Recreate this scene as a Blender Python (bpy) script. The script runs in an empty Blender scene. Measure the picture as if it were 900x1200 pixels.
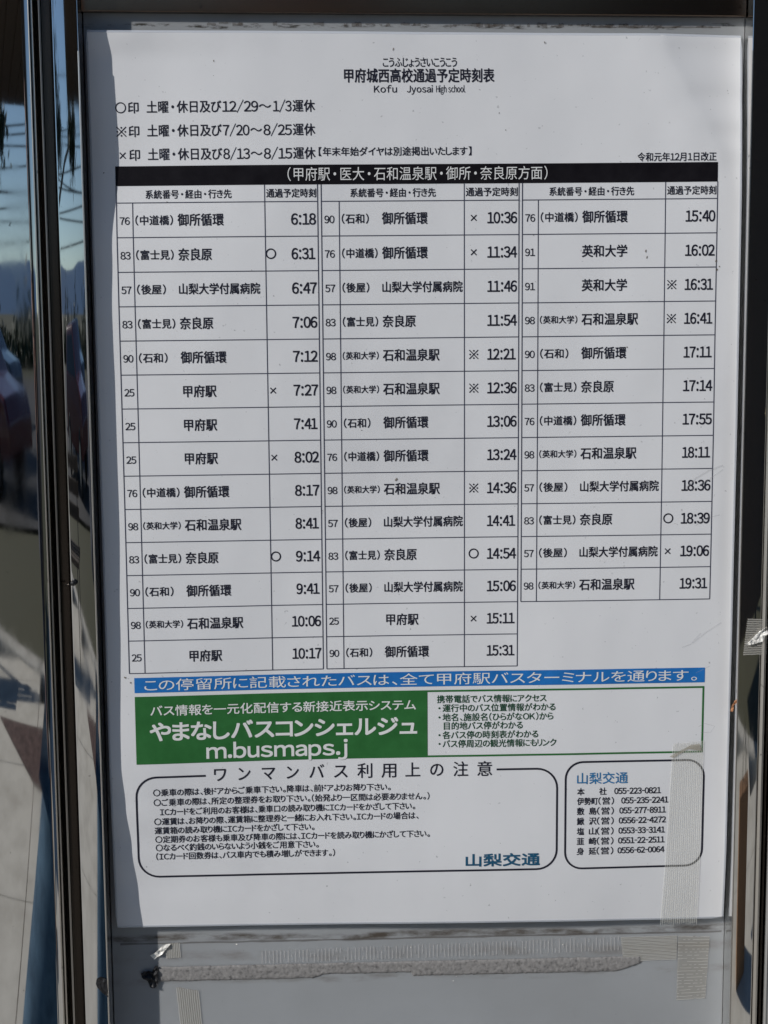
import bpy, bmesh, math, random
from mathutils import Vector, Matrix, noise
random.seed(7)
scene = bpy.context.scene
C = scene.collection

# ------------------------------------------------------------------ camera, sky, sun, exposure
TOP = 1.58                      # height of the top edge of the timetable above the pavement
cam_d = bpy.data.cameras.new('camera'); cam = bpy.data.objects.new('camera', cam_d); C.objects.link(cam)
cam_d.sensor_fit = 'VERTICAL'; cam_d.sensor_height = 36; cam_d.lens = 54
cam_d.clip_start = 0.02; cam_d.clip_end = 6000
cam.location = (0.10747, -0.73013, TOP - 0.12712)
cam.rotation_euler = (1.44092, 0.006925, -0.037248)
scene.camera = cam

SUN = Vector((-1.6, -1.0, 1.10)).normalized()         # towards the sun: left, in front, 30 degrees up
el = math.asin(SUN.z); az = math.atan2(SUN.x, SUN.y)
w = bpy.data.worlds.new('World'); scene.world = w; w.use_nodes = True
nt = w.node_tree; nt.nodes.clear()
sky = nt.nodes.new('ShaderNodeTexSky'); sky.sky_type = 'NISHITA'; sky.sun_disc = False
sky.sun_elevation = el; sky.sun_rotation = az; sky.altitude = 2500; sky.air_density = 1.0; sky.dust_density = 0.0; sky.ozone_density = 3.0
bg = nt.nodes.new('ShaderNodeBackground'); bg.inputs[1].default_value = 0.065
wo = nt.nodes.new('ShaderNodeOutputWorld')
nt.links.new(sky.outputs[0], bg.inputs[0]); nt.links.new(bg.outputs[0], wo.inputs[0])
sd = bpy.data.lights.new('sun', 'SUN'); sd.energy = 3.35; sd.angle = math.radians(0.5); sd.color = (1.0, 0.975, 0.945)
so = bpy.data.objects.new('sun', sd); C.objects.link(so); so.location = (-8, -5, 6)
so.rotation_euler = SUN.to_track_quat('Z', 'Y').to_euler()
scene.view_settings.view_transform = 'Standard'; scene.view_settings.look = 'None'
scene.view_settings.exposure = 0.0; scene.view_settings.gamma = 1
scene.cycles.max_bounces = 8; scene.cycles.transparent_max_bounces = 12

# ------------------------------------------------------------------ helpers
def mm(x, y, z):                # board millimetres: x right from the sheet's left edge, y back, z DOWN from its top
    return Vector((x / 1000, y / 1000, TOP - z / 1000))

def mat(name, col, rough=0.5, metal=0.0, spec=0.5, **k):
    m = bpy.data.materials.new(name); m.use_nodes = True
    b = m.node_tree.nodes['Principled BSDF']
    b.inputs['Base Color'].default_value = (*col, 1); b.inputs['Roughness'].default_value = rough
    b.inputs['Metallic'].default_value = metal; b.inputs['Specular IOR Level'].default_value = spec
    for n, v in k.items(): b.inputs[n.replace('_', ' ')].default_value = v
    return m

def N(m, t, **k):
    n = m.node_tree.nodes.new('ShaderNode' + t)
    for a, v in k.items():
        if a in n.inputs: n.inputs[a].default_value = v
        else: setattr(n, a, v)
    return n
def L(m, a, b): m.node_tree.links.new(a, b)
def bsdf(m): return m.node_tree.nodes['Principled BSDF']

def noise_col(m, stops, scale=(1, 1, 1), s=5.0, detail=6.0, rough=0.6):
    """base colour = ramp(noise(object position))"""
    tc = N(m, 'TexCoord'); mp = N(m, 'Mapping'); mp.inputs['Scale'].default_value = scale
    nz = N(m, 'TexNoise'); nz.inputs['Scale'].default_value = s; nz.inputs['Detail'].default_value = detail; nz.inputs['Roughness'].default_value = rough
    cr = N(m, 'ValToRGB'); e = cr.color_ramp.elements
    e[0].position, e[0].color = stops[0][0], (*stops[0][1], 1); e[1].position, e[1].color = stops[-1][0], (*stops[-1][1], 1)
    for p, c in stops[1:-1]:
        q = e.new(p); q.color = (*c, 1)
    L(m, tc.outputs['Object'], mp.inputs[0]); L(m, mp.outputs[0], nz.inputs['Vector']); L(m, nz.outputs[0], cr.inputs[0])
    L(m, cr.outputs[0], bsdf(m).inputs['Base Color'])
    return nz, cr, mp

def bump(m, src, strength=0.3, dist=0.001):
    b = N(m, 'Bump'); b.inputs['Strength'].default_value = strength; b.inputs['Distance'].default_value = dist
    L(m, src, b.inputs['Height']); L(m, b.outputs[0], bsdf(m).inputs['Normal']); return b

def mesh_obj(name, verts, faces, m, parent=None, smooth=False, angle=None):
    me = bpy.data.meshes.new(name); me.from_pydata([tuple(v) for v in verts], [], faces); me.update()
    if m: me.materials.append(m)
    if smooth or angle:
        me.polygons.foreach_set('use_smooth', [True] * len(me.polygons))
        if angle: me.set_sharp_from_angle(angle=math.radians(angle))
    o = bpy.data.objects.new(name, me); C.objects.link(o)
    if parent: o.parent = parent
    return o

def empty(name, loc=(0, 0, 0)):
    o = bpy.data.objects.new(name, None); C.objects.link(o); o.location = loc; o.empty_display_size = 0.05
    return o

def adopt(child, root):
    """parent without moving (roots are only translated)"""
    child.parent = root; child.location = Vector(child.location) - Vector(root.location); return child

def tag(o, label=None, cat=None, group=None, kind=None):
    if label: o['label'] = label
    if cat: o['category'] = cat
    if group: o['group'] = group
    if kind: o['kind'] = kind
    return o

def round_poly(pts, radii, seg=6):
    out = []; n = len(pts)
    for i, p in enumerate(pts):
        r = radii[i] if isinstance(radii, (list, tuple)) else radii
        p = Vector(p); a = Vector(pts[i - 1]); b = Vector(pts[(i + 1) % n])
        if r <= 0: out.append(tuple(p)); continue
        u = (a - p).normalized(); v = (b - p).normalized()
        ang = u.angle(v); t = r / math.tan(ang / 2)
        t = min(t, (a - p).length * .49, (b - p).length * .49); r2 = t * math.tan(ang / 2)
        cc = p + (u + v).normalized() * (r2 / math.sin(ang / 2))
        s = p + u * t - cc; e = p + v * t - cc
        a0 = math.atan2(s.y, s.x); a1 = math.atan2(e.y, e.x); d = (a1 - a0 + math.pi) % (2 * math.pi) - math.pi
        for k in range(seg + 1):
            q = a0 + d * k / seg; out.append((cc.x + r2 * math.cos(q), cc.y + r2 * math.sin(q)))
    return out

def column(name, prof, z0, z1, m, parent=None, steps=1, angle=35):
    """vertical extrusion of an (x, y) mm profile from z0 to z1 (mm down)"""
    n = len(prof); vs = []; fs = []
    for k in range(steps + 1):
        z = z0 + (z1 - z0) * k / steps
        vs += [mm(x, y, z) for x, y in prof]
    for k in range(steps):
        for i in range(n):
            j = (i + 1) % n
            fs.append((k * n + i, k * n + j, (k + 1) * n + j, (k + 1) * n + i))
    fs.append(tuple(range(n - 1, -1, -1))); fs.append(tuple(steps * n + i for i in range(n)))
    o = mesh_obj(name, vs, fs, m, parent, angle=angle)
    bm = bmesh.new(); bm.from_mesh(o.data); bmesh.ops.recalc_face_normals(bm, faces=bm.faces); bm.to_mesh(o.data); bm.free()
    return o

def box_m(bm, x0, x1, y0, y1, z0, z1, M=None):
    vs = [bm.verts.new((x, y, z)) for x in (x0, x1) for y in (y0, y1) for z in (z0, z1)]
    for f in ((0, 1, 3, 2), (4, 6, 7, 5), (0, 4, 5, 1), (2, 3, 7, 6), (0, 2, 6, 4), (1, 5, 7, 3)):
        bm.faces.new([vs[i] for i in f])
    if M: bmesh.ops.transform(bm, matrix=M, verts=vs)
    return vs

def bm_obj(name, bm, m, parent=None, smooth=False, bevel=0):
    if bevel:
        bmesh.ops.bevel(bm, geom=[e for e in bm.edges], offset=bevel, segments=2, affect='EDGES', profile=.5)
    bmesh.ops.recalc_face_normals(bm, faces=bm.faces)
    me = bpy.data.meshes.new(name); bm.to_mesh(me); bm.free()
    if m: me.materials.append(m)
    if smooth: me.polygons.foreach_set('use_smooth', [True] * len(me.polygons))
    o = bpy.data.objects.new(name, me); C.objects.link(o)
    if parent: o.parent = parent
    return o

def interp(x, xs, ys):
    if x <= xs[0]: return ys[0]
    for i in range(len(xs) - 1):
        if x <= xs[i + 1]:
            t = (x - xs[i]) / (xs[i + 1] - xs[i]); t = t * t * (3 - 2 * t)
            return ys[i] + (ys[i + 1] - ys[i]) * t
    return ys[-1]

# ------------------------------------------------------------------ materials
def steel(name, col=(0.60, 0.59, 0.57), rough=0.05, wav=0.15, streak=True):
    m = mat(name, col, rough, 1.0)
    tc = N(m, 'TexCoord')
    mp = N(m, 'Mapping'); mp.inputs['Scale'].default_value = (1, 1, .35)
    L(m, tc.outputs['Object'], mp.inputs[0])
    a = N(m, 'TexNoise'); a.inputs['Scale'].default_value = 9; a.inputs['Detail'].default_value = 1
    L(m, mp.outputs[0], a.inputs['Vector'])
    mp2 = N(m, 'Mapping'); mp2.inputs['Scale'].default_value = (1, 1, .02)
    L(m, tc.outputs['Object'], mp2.inputs[0])
    b = N(m, 'TexNoise'); b.inputs['Scale'].default_value = 900; b.inputs['Detail'].default_value = 3
    L(m, mp2.outputs[0], b.inputs['Vector'])
    bp = N(m, 'Bump'); bp.inputs['Strength'].default_value = wav; bp.inputs['Distance'].default_value = 0.004
    L(m, a.outputs[0], bp.inputs['Height'])
    bp2 = N(m, 'Bump'); bp2.inputs['Strength'].default_value = 0.02; bp2.inputs['Distance'].default_value = 0.0005
    L(m, b.outputs[0], bp2.inputs['Height']); L(m, bp.outputs[0], bp2.inputs['Normal'])
    L(m, bp.outputs[0], bsdf(m).inputs['Normal'])
    # patches of dried water and fingermarks: rougher
    c = N(m, 'TexNoise'); c.inputs['Scale'].default_value = 40; c.inputs['Detail'].default_value = 8; c.inputs['Roughness'].default_value = .7
    L(m, mp.outputs[0], c.inputs['Vector'])
    r = N(m, 'MapRange'); r.inputs[1].default_value = .5; r.inputs[2].default_value = .8
    r.inputs[3].default_value = rough; r.inputs[4].default_value = rough + .07
    L(m, c.outputs[0], r.inputs[0]); L(m, r.outputs[0], bsdf(m).inputs['Roughness'])
    # flecks and tarnish in the colour
    d = N(m, 'TexNoise'); d.inputs['Scale'].default_value = 260; d.inputs['Detail'].default_value = 5
    L(m, tc.outputs['Object'], d.inputs['Vector'])
    cr = N(m, 'ValToRGB'); cr.color_ramp.elements[0].position = .24; cr.color_ramp.elements[0].color = (*[v * .3 for v in col], 1)
    cr.color_ramp.elements[1].position = .31; cr.color_ramp.elements[1].color = (*col, 1)
    L(m, d.outputs[0], cr.inputs[0]); L(m, cr.outputs[0], bsdf(m).inputs['Base Color'])
    return m
M_steel = steel('polished_steel', (.74, .73, .71), rough=.02, wav=.06)
M_steel_edge = steel('worn_steel_edge', (0.66, .62, .56), .28, .1)
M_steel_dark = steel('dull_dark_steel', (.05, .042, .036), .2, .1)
M_black = mat('black_rubber', (.012, .012, .013), .55)

M_paper = mat('laminated_paper', (.80, .80, .79), .36, 0, .35)
nz, cr, mp = noise_col(M_paper, [(.28, (.67, .67, .68)), (.45, (.76, .762, .768)), (.72, (.81, .81, .812))], s=6, detail=10, rough=.62)
# faint hair-thin scuffs and specks in the film
tc = N(M_paper, 'TexCoord'); vz = N(M_paper, 'TexNoise'); vz.inputs['Scale'].default_value = 420; vz.inputs['Detail'].default_value = 4
L(M_paper, tc.outputs['Object'], vz.inputs['Vector'])
r2 = N(M_paper, 'MapRange'); r2.inputs[1].default_value = .22; r2.inputs[2].default_value = .3; r2.inputs[3].default_value = .55; r2.inputs[4].default_value = 1
L(M_paper, vz.outputs[0], r2.inputs[0])
mx = N(M_paper, 'MixRGB', blend_type='MULTIPLY'); mx.inputs[0].default_value = 1
L(M_paper, cr.outputs[0], mx.inputs[1]); L(M_paper, r2.outputs[0], mx.inputs[2]); L(M_paper, mx.outputs[0], bsdf(M_paper).inputs['Base Color'])
bz = N(M_paper, 'TexNoise'); bz.inputs['Scale'].default_value = 38; bz.inputs['Detail'].default_value = 3
L(M_paper, tc.outputs['Object'], bz.inputs['Vector']); bump(M_paper, bz.outputs[0], .25, .0006)

def ink(name, col, var=.35):
    m = mat(name, col, .42, 0, .35)
    noise_col(m, [(.3, tuple(min(1, c * (1 + var) + .004) for c in col)), (.7, col)], s=120, detail=4)
    return m
M_ink = ink('printed_ink_dark', (.013, .013, .024))
M_banner = ink('printed_ink_black', (.007, .006, .008)); bsdf(M_banner).inputs['Specular IOR Level'].default_value = .12
M_rule = ink('printed_ink_rules', (.045, .048, .075))
M_white = ink('unprinted_white_lettering', (.78, .78, .76), .02)
M_blue = ink('printed_ink_blue', (.012, .14, .42), .3)
M_green = ink('printed_ink_green', (.022, .125, .030), .25)
M_gtext = ink('printed_ink_dark_green', (.014, .065, .028), .2)
M_logo = ink('printed_ink_navy_logo', (.012, .085, .16), .2)
M_logo2 = ink('printed_ink_blue_name', (.03, .16, .34), .2)
M_film = mat('clear_laminate_edge', (.80, .84, .90), .15, 0, .5, Alpha=.55)

M_panel = mat('grey_acrylic_panel', (.32, .33, .34), .30, 0, .4, Subsurface_Weight=.7, Subsurface_Scale=.006); bsdf(M_panel).inputs['Subsurface Radius'].default_value = (1, 1, 1)
nz, cr, mp = noise_col(M_panel, [(.25, (.26, .26, .25)), (.42, (.35, .36, .365)), (.75, (.41, .425, .435))], scale=(1, 1, 1.4), s=7, detail=9, rough=.6)
def dirt_shade_band(m, src, zc, half, dark, s, lo, hi):
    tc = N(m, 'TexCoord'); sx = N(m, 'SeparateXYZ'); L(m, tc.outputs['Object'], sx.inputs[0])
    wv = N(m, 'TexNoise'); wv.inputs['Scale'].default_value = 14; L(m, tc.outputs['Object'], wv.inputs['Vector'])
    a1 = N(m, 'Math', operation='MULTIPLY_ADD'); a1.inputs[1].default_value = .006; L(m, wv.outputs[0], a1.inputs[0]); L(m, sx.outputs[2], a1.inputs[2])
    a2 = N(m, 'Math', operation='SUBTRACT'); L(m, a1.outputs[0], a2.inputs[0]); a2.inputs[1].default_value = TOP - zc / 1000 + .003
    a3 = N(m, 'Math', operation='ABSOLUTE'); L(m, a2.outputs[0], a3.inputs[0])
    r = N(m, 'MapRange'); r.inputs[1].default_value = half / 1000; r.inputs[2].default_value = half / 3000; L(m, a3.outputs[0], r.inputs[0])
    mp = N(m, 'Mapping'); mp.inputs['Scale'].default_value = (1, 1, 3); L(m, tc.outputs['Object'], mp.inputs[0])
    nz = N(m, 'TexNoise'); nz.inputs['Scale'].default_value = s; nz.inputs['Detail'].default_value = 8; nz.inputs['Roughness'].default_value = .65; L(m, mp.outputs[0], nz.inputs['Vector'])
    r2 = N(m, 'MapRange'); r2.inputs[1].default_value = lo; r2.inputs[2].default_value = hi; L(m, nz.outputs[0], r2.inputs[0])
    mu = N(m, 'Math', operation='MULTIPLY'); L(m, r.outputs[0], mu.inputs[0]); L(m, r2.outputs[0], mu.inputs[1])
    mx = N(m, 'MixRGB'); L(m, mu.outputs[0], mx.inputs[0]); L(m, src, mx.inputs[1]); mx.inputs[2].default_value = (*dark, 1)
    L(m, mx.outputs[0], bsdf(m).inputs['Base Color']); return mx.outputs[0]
o1 = dirt_shade_band(M_panel, cr.outputs[0], 437.6, 2.6, (.10, .085, .07), 55, .40, .62)  # grime and the sheet's shadow below its edge, painted as one band
o1 = dirt_shade_band(M_panel, o1, -4.4, 1.1, (.05, .045, .035), 130, .50, .62)
o1 = dirt_shade_band(M_panel, o1, 447.5, 3.5, (.22, .20, .18), 40, .42, .8)
o1 = dirt_shade_band(M_panel, o1, 459.5, 2.5, (.20, .185, .165), 60, .45, .8)
M_foam = mat('old_foam_adhesive', (.36, .32, .28), .9, 0, .1)
nz, cr, mp = noise_col(M_foam, [(.3, (.13, .125, .12)), (.45, (.25, .24, .23)), (.75, (.34, .325, .31))], s=520, detail=5)
bump(M_foam, nz.outputs[0], .45, .0004)
M_tape = mat('clear_filament_tape', (.66, .645, .58), .2, 0, .6, Alpha=.17)
M_fil = mat('glass_filament', (.84, .83, .76), .25, 0, .8, Alpha=.36)
M_tape_old = mat('weathered_tape', (.44, .42, .37), .6, 0, .3, Alpha=.45)
M_fil_old = mat('weathered_filament', (.66, .645, .59), .5, 0, .3, Alpha=.5)
M_grime = mat('brown_grime', (.12, .10, .085), .9, 0, .1, Alpha=.42)
M_torn = mat('torn_black_adhesive', (.010, .010, .011), .6)
M_scrap = mat('crumpled_white_film', (.80, .78, .72), .35, 0, .5)
M_rust = mat('rusty_scrap', (.45, .20, .09), .7)

# ------------------------------------------------------------------ the shape of the bowed, laminated sheet
PANEL_Y = 6.8
def sheet_y(x, z):
    left = interp(z, [-2, 12, 55, 100, 130, 225, 280, 345, 366, 388, 412, 432],
                  [-.2, -1.6, -2.3, .4, .95, .7, 1.3, 2.1, 1.2, -.3, -1.7, -2.5])
    h = left * math.exp(-(max(x, 0) / 62) ** 2)
    h += (1 - math.exp(-(max(x, 0) / 62) ** 2)) * (.9 * math.sin(x / 52 + z / 140 + .6) + .7 * math.sin(z / 61 - x / 150) + .4)
    xc = interp(z, [-5, 4, 26, 43, 56, 75, 100, 180, 215, 240, 300, 435], [262, 266, 277, 288, 294, 298.5, 299.5, 298.5, 296.5, 295.5, 298, 300])
    d = x - xc
    h -= .15 * (math.sqrt(d * d + 2.2) + d) / 2 * 1.0
    h += .9 * math.exp(-((d + 9) / 11) ** 2) * math.exp(-((z - 45) / 70) ** 2) * .5
    b_ = min(1, max(0, (z - 385) / 45)); h -= 2.6 * b_ * b_ * (1 - math.exp(-(max(x, 0) / 50) ** 2))
    # dents and waves left by the film
    h += .28 * noise.noise(Vector((x / 34, z / 47, 3.1))) + .09 * noise.noise(Vector((x / 13, z / 20, 9.1)))
    return -h
def tilt(x, z): return z - (x - 150) * .0030         # the print sits a touch crooked on its sheet
def sp(x, z, lift=.12):
    z = tilt(x, z); return mm(x, sheet_y(x, z) - lift, z)
def bilin(x, z):                                      # outline of the cut sheet, not quite square
    u = x / 303; v = z / 429.3
    tl, tr, br, bl = (-.5, -.8), (303.1, .9), (302.9, 430.3), (.6, 428.4)
    X = (1 - u) * (1 - v) * tl[0] + u * (1 - v) * tr[0] + u * v * br[0] + (1 - u) * v * bl[0]
    Z = (1 - u) * (1 - v) * tl[1] + u * (1 - v) * tr[1] + u * v * br[1] + (1 - u) * v * bl[1]
    return X, Z

sheet = empty('bus_timetable', mm(151, PANEL_Y - .1, 429)); tag(sheet, 'white laminated bus timetable sheet with black banner, ruled time columns and green notice', 'timetable')
ROOT = Vector(sheet.location)
def local(vs): return [v - ROOT for v in vs]
def part(name, vs, fs, m, parent=sheet, label=None, **k):
    o = mesh_obj(name, local(vs), fs, m, None, **k); o.parent = parent
    if label: o['label'] = label
    return o

# the sheet itself: front, back and a cut edge 0.5 mm thick
nx, nzz = 150, 212
vs, fs = [], []
for s in (0, 1):
    for j in range(nzz + 1):
        for i in range(nx + 1):
            x, z = bilin(303 * i / nx, 429.3 * j / nzz); vs.append(mm(x, sheet_y(x, z) + .5 * s, z))
off = (nx + 1) * (nzz + 1)
for j in range(nzz):
    for i in range(nx):
        a = j * (nx + 1) + i; q = (a, a + nx + 1, a + nx + 2, a + 1)
        fs.append(q); fs.append(tuple(off + t for t in reversed(q)))
ring = [i for i in range(nx + 1)] + [j * (nx + 1) + nx for j in range(1, nzz + 1)] + [nzz * (nx + 1) + i for i in range(nx - 1, -1, -1)] + [j * (nx + 1) for j in range(nzz - 1, 0, -1)]
for k in range(len(ring)):
    a, b = ring[k], ring[(k + 1) % len(ring)]; fs.append((a, b, off + b, off + a))
part('paper_sheet', vs, fs, M_paper, angle=40)

# clear film rim: thin glossy welt just outside the paper
def strip_path(pts, w0, w1, lift):
    vs, fs = [], []
    return vs, fs
vs, fs = [], []
rim = []
for i in range(61): rim.append((303 * i / 60, 0, 0, -1))
for j in range(1, 86): rim.append((303, 429.3 * j / 85, 1, 0))
for i in range(59, -1, -1): rim.append((303 * i / 60, 429.3, 0, 1))
for j in range(84, 0, -1): rim.append((0, 429.3 * j / 85, -1, 0))
for (u, v, dx, dz) in rim:
    x, z = bilin(u, v); y = sheet_y(x, z)
    vs += [mm(x - dx * .25, y - .10, z - dz * .25), mm(x + dx * .75, y + .12, z + dz * .75), mm(x + dx * .75, y + .32, z + dz * .75)]
n = len(rim)
for k in range(n):
    a, b = 3 * k, 3 * ((k + 1) % n); fs += [(a, a + 1, b + 1, b), (a + 1, a + 2, b + 2, b + 1)]
part('laminate_rim', vs, fs, M_film, angle=50)

# ------------------------------------------------------------------ print helpers
class Print:
    def __init__(self): self.v, self.f = [], []
    def add(self, pts2, faces, lift=.12):
        o = len(self.v); self.v += [sp(x, z, lift) for x, z in pts2]; self.f += [tuple(o + i for i in f) for f in faces]; return self
    def rect(self, x0, z0, x1, z1, lift=.12, step=3.0):
        a = max(1, int(abs(x1 - x0) / step)); b = max(1, int(abs(z1 - z0) / step))
        p = [(x0 + (x1 - x0) * i / a, z0 + (z1 - z0) * j / b) for j in range(b + 1) for i in range(a + 1)]
        f = [(j * (a + 1) + i, (j + 1) * (a + 1) + i, (j + 1) * (a + 1) + i + 1, j * (a + 1) + i + 1) for j in range(b) for i in range(a)]
        return self.add(p, f, lift)
    def hline(self, x0, x1, z, w=.38, lift=.12): return self.rect(x0, z - w / 2, x1, z + w / 2, lift)
    def vline(self, x, z0, z1, w=.38, lift=.12): return self.rect(x - w / 2, z0, x + w / 2, z1, lift)
    def stroke(self, pts, w, lift=.12, closed=False):
        n = len(pts); P = []
        for i, p in enumerate(pts):
            a = Vector(pts[i - 1]) if (i > 0 or closed) else Vector(p); b = Vector(pts[(i + 1) % n]) if (i < n - 1 or closed) else Vector(p)
            t = (b - a).normalized(); q = Vector((-t.y, t.x)) * w / 2
            P += [(p[0] + q.x, p[1] + q.y), (p[0] - q.x, p[1] - q.y)]
        F = [(2 * i, 2 * i + 1, 2 * ((i + 1) % n) + 1, 2 * ((i + 1) % n)) for i in range(n if closed else n - 1)]
        return self.add(P, F, lift)
    def ring(self, x, z, r, w=.5):
        return self.stroke([(x + r * math.cos(a * math.tau / 28), z + r * math.sin(a * math.tau / 28)) for a in range(28)], w, closed=True)
    def text(self, s, x0, x1, zc, h, bold=.0, lift=.14, align='L', latin=False, res=3):
        """ink of s spans x0..x1; zc is the middle and h the height of a full-size glyph"""
        V, F, bx0, bx1 = glyphs(s, 0, res)
        sx = (x1 - x0) / (bx1 - bx0)
        if latin: sy = h / .727; mid = .3635
        else: sy = h / .90; mid = .375
        e = bold * .62
        for k, (du, dv) in enumerate(((-e, -e), (e, e), (-e, e), (e, -e)) if bold > .009 else (((-e, 0), (e, 0)) if bold > 0 else ((0, 0),))):
            self.add([(x0 + (vx - bx0) * sx + du * sy, zc - (vy - mid) * sy + dv * sy) for vx, vy in V], F, lift + .006 * k)
        return self
    def build(self, name, m, parent=sheet, label=None): return part(name, self.v, self.f, m, parent, label)

_cache = {}
def glyph(ch, res):
    k = (ch, res)
    if k not in _cache:
        c = bpy.data.curves.new('lettering', 'FONT'); c.body = ch; c.resolution_u = res
        o = bpy.data.objects.new('lettering', c)
        me = bpy.data.meshes.new_from_object(o)
        V = [(v.co.x, v.co.y) for v in me.vertices]; F = [tuple(p.vertices) for p in me.polygons]
        bpy.data.objects.remove(o); bpy.data.curves.remove(c); bpy.data.meshes.remove(me)
        _cache[k] = (V, F)
    return _cache[k]
NARROW = set('（）【】、。・')
def glyphs(s, bold, res):
    """set a line in the gothic face: full-width forms for Latin characters, closed up to proportional spacing"""
    V, F = [], []; x = 0.0
    for ch in s:
        if ch in ' \u3000': x += .30; continue
        asc = 33 <= ord(ch) < 127
        gv, gf = glyph(chr(ord(ch) + 0xFEE0) if asc else ch, res)
        a = min(v[0] for v in gv); b = max(v[0] for v in gv)
        if asc and ch.isdigit(): dx, adv = x - .2225, .555
        elif asc and ch == '-': dx, adv = x + .04 - a - (.12 if False else 0), b - a + .08
        elif ch == ':': dx, adv = x + .11 - a, b - a + .22
        elif ch == '/': gv = [((v[0] - a) * .55 + a, v[1]) for v in gv]; dx, adv = x + .03 - a, (b - a) * .55 + .06
        elif ch == 'j': dx, adv = x - .12 - a, b - a - .06
        elif asc: dx, adv = x + .045 - a, b - a + .09
        elif ch == '・': dx, adv = x + .24 - a, b - a + .48
        elif ch in NARROW: dx, adv = x + .10 - a, b - a + .20
        elif '\u3040' <= ch <= '\u30ff' and ch != 'ー': dx, adv = x + .04 - a, b - a + .09
        else: dx, adv = x, 1.0
        if asc and ch == '-':        # full-width hyphen is long: shorten it
            m_ = (a + b) / 2; gv = [((v[0] - m_) * .42 + a + (b - a) * .21, v[1]) for v in gv]; adv = (b - a) * .42 + .10; dx = x + .05 - a
        o = len(V); V += [(vx + dx, vy) for vx, vy in gv]; F += [tuple(o + t for t in f) for f in gf]; x += adv
    return V, F, min(v[0] for v in V), max(v[0] for v in V)

def cross(P, x, z, r, w=.42): return P.stroke([(x - r, z - r), (x + r, z + r)], w).stroke([(x - r, z + r), (x + r, z - r)], w, .125)
def kome(P, x, z, r=2.1):
    cross(P, x, z, r, .46)
    for dx, dz in ((1, 0), (-1, 0), (0, 1), (0, -1)):
        c = (x + dx * r * .82, z + dz * r * .82); n = 8
        P.add([c] + [(c[0] + .42 * math.cos(a * math.tau / n), c[1] + .42 * math.sin(a * math.tau / n)) for a in range(n)], [(0, a + 1, (a + 1) % n + 1) for a in range(n)], .13)
    return P

# ------------------------------------------------------------------ the print
Print().text('こうふじょうさいこうこう', 134.9, 169.2, 12.9, 4.4, .012).build('ruby_text', M_ink)
Print().text('甲府城西高校通過予定時刻表', 117, 186.6, 18.9, 6.0, .024).build('title_text', M_ink)
Print().text('Kofu', 130.7, 141.3, 25.0, 3.0, .012, latin=True).text('Jyosai', 146, 158, 25.0, 3.0, .012, latin=True).text('High school', 159.6, 173.2, 25.0, 3.0, .008, latin=True).build('romanised_title_text', M_ink)

for zc, mark, txt in ((32.4, 'o', '土曜・休日及び12/29～1/3運休'), (43.1, '※', '土曜・休日及び7/20～8/25運休'), (53.8, '×', '土曜・休日及び8/13～8/15運休')):
    p = Print()
    if mark == 'o': p.ring(13.6, zc + .2, 2.25, .5)
    elif mark == '※': kome(p, 13.6, zc + .3, 2.2)
    else: cross(p, 13.9, zc + .4, 1.35, .5)
    p.text('印', 17.0, 21.8, zc + .2, 5.0, .016)
    a, b = txt.split('び')
    p.text('土曜・休日及び', 25.6, 60.0, zc, 5.3, .017)
    seg = b[:-2].split('～')
    if zc < 40: xs = (60.6, 77.0, 77.4, 83.0, 84.0, 92.4)
    elif zc < 50: xs = (60.6, 72.8, 73.3, 78.6, 79.4, 92.4)
    else: xs = (60.6, 72.8, 73.3, 78.6, 79.4, 92.4)
    p.text(seg[0], xs[0], xs[1], zc + .1, 4.6, .013, latin=True); p.text('～', xs[2], xs[3], zc, 5.0, .014)
    p.text(seg[1], xs[4], xs[5], zc + .1, 4.6, .013, latin=True); p.text('運休', 93.0, 103.2, zc, 5.3, .017)
    p.build('legend_line', M_ink)
Print().text('【年末年始ダイヤは別途掲出いたします】', 104.8, 176, 53.2, 3.9, .018).build('year_end_remark', M_ink)
Print().text('令和元年12月1日改正', 254.1, 291.2, 56.0 + .5, 3.9, .018).build('revision_date', M_ink)

ban = Print().rect(10.3, 59.1, 292.0, 68.1).build('banner', M_banner)
Print().text('（甲府駅・医大・石和温泉駅・御所・奈良原方面）', 90.2, 211.8, 63.4, 6.0, .0, lift=.22).build('banner_text', M_white, ban)

COL = [(10.5, 18.0, 79.4, 104.0, 14), (105.7, 114.0, 172.6, 198.4, 14), (200.0, 207.5, 267.5, 292.0, 12)]
Z0, ZH, PITCH = 68.0, 75.9, 15.94
g = Print()
for x0, xn, xt, x1, n in COL:
    zb = ZH + n * PITCH
    for k in range(n + 1): g.hline(x0, x1, ZH + k * PITCH, .40, .12)
    g.vline(x0, Z0, zb, .42, .14); g.vline(x1, Z0, zb, .42, .14); g.vline(xn, ZH, zb, .38, .14); g.vline(xt, Z0, zb, .38, .14)
g.build('table_grid', M_rule)
for x0, xn, xt, x1, n in COL:
    p = Print(); off = 13.6 if x0 < 150 else 12.7
    p.text('系統番号・経由・行き先', x0 + off, x0 + off + 39.9, 72.1, 3.9, .020)
    p.text('通過予定時刻', xt + .8, x1 - .7, 72.0, 3.9, .020)
    p.build('column_heading', M_ink)

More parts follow.
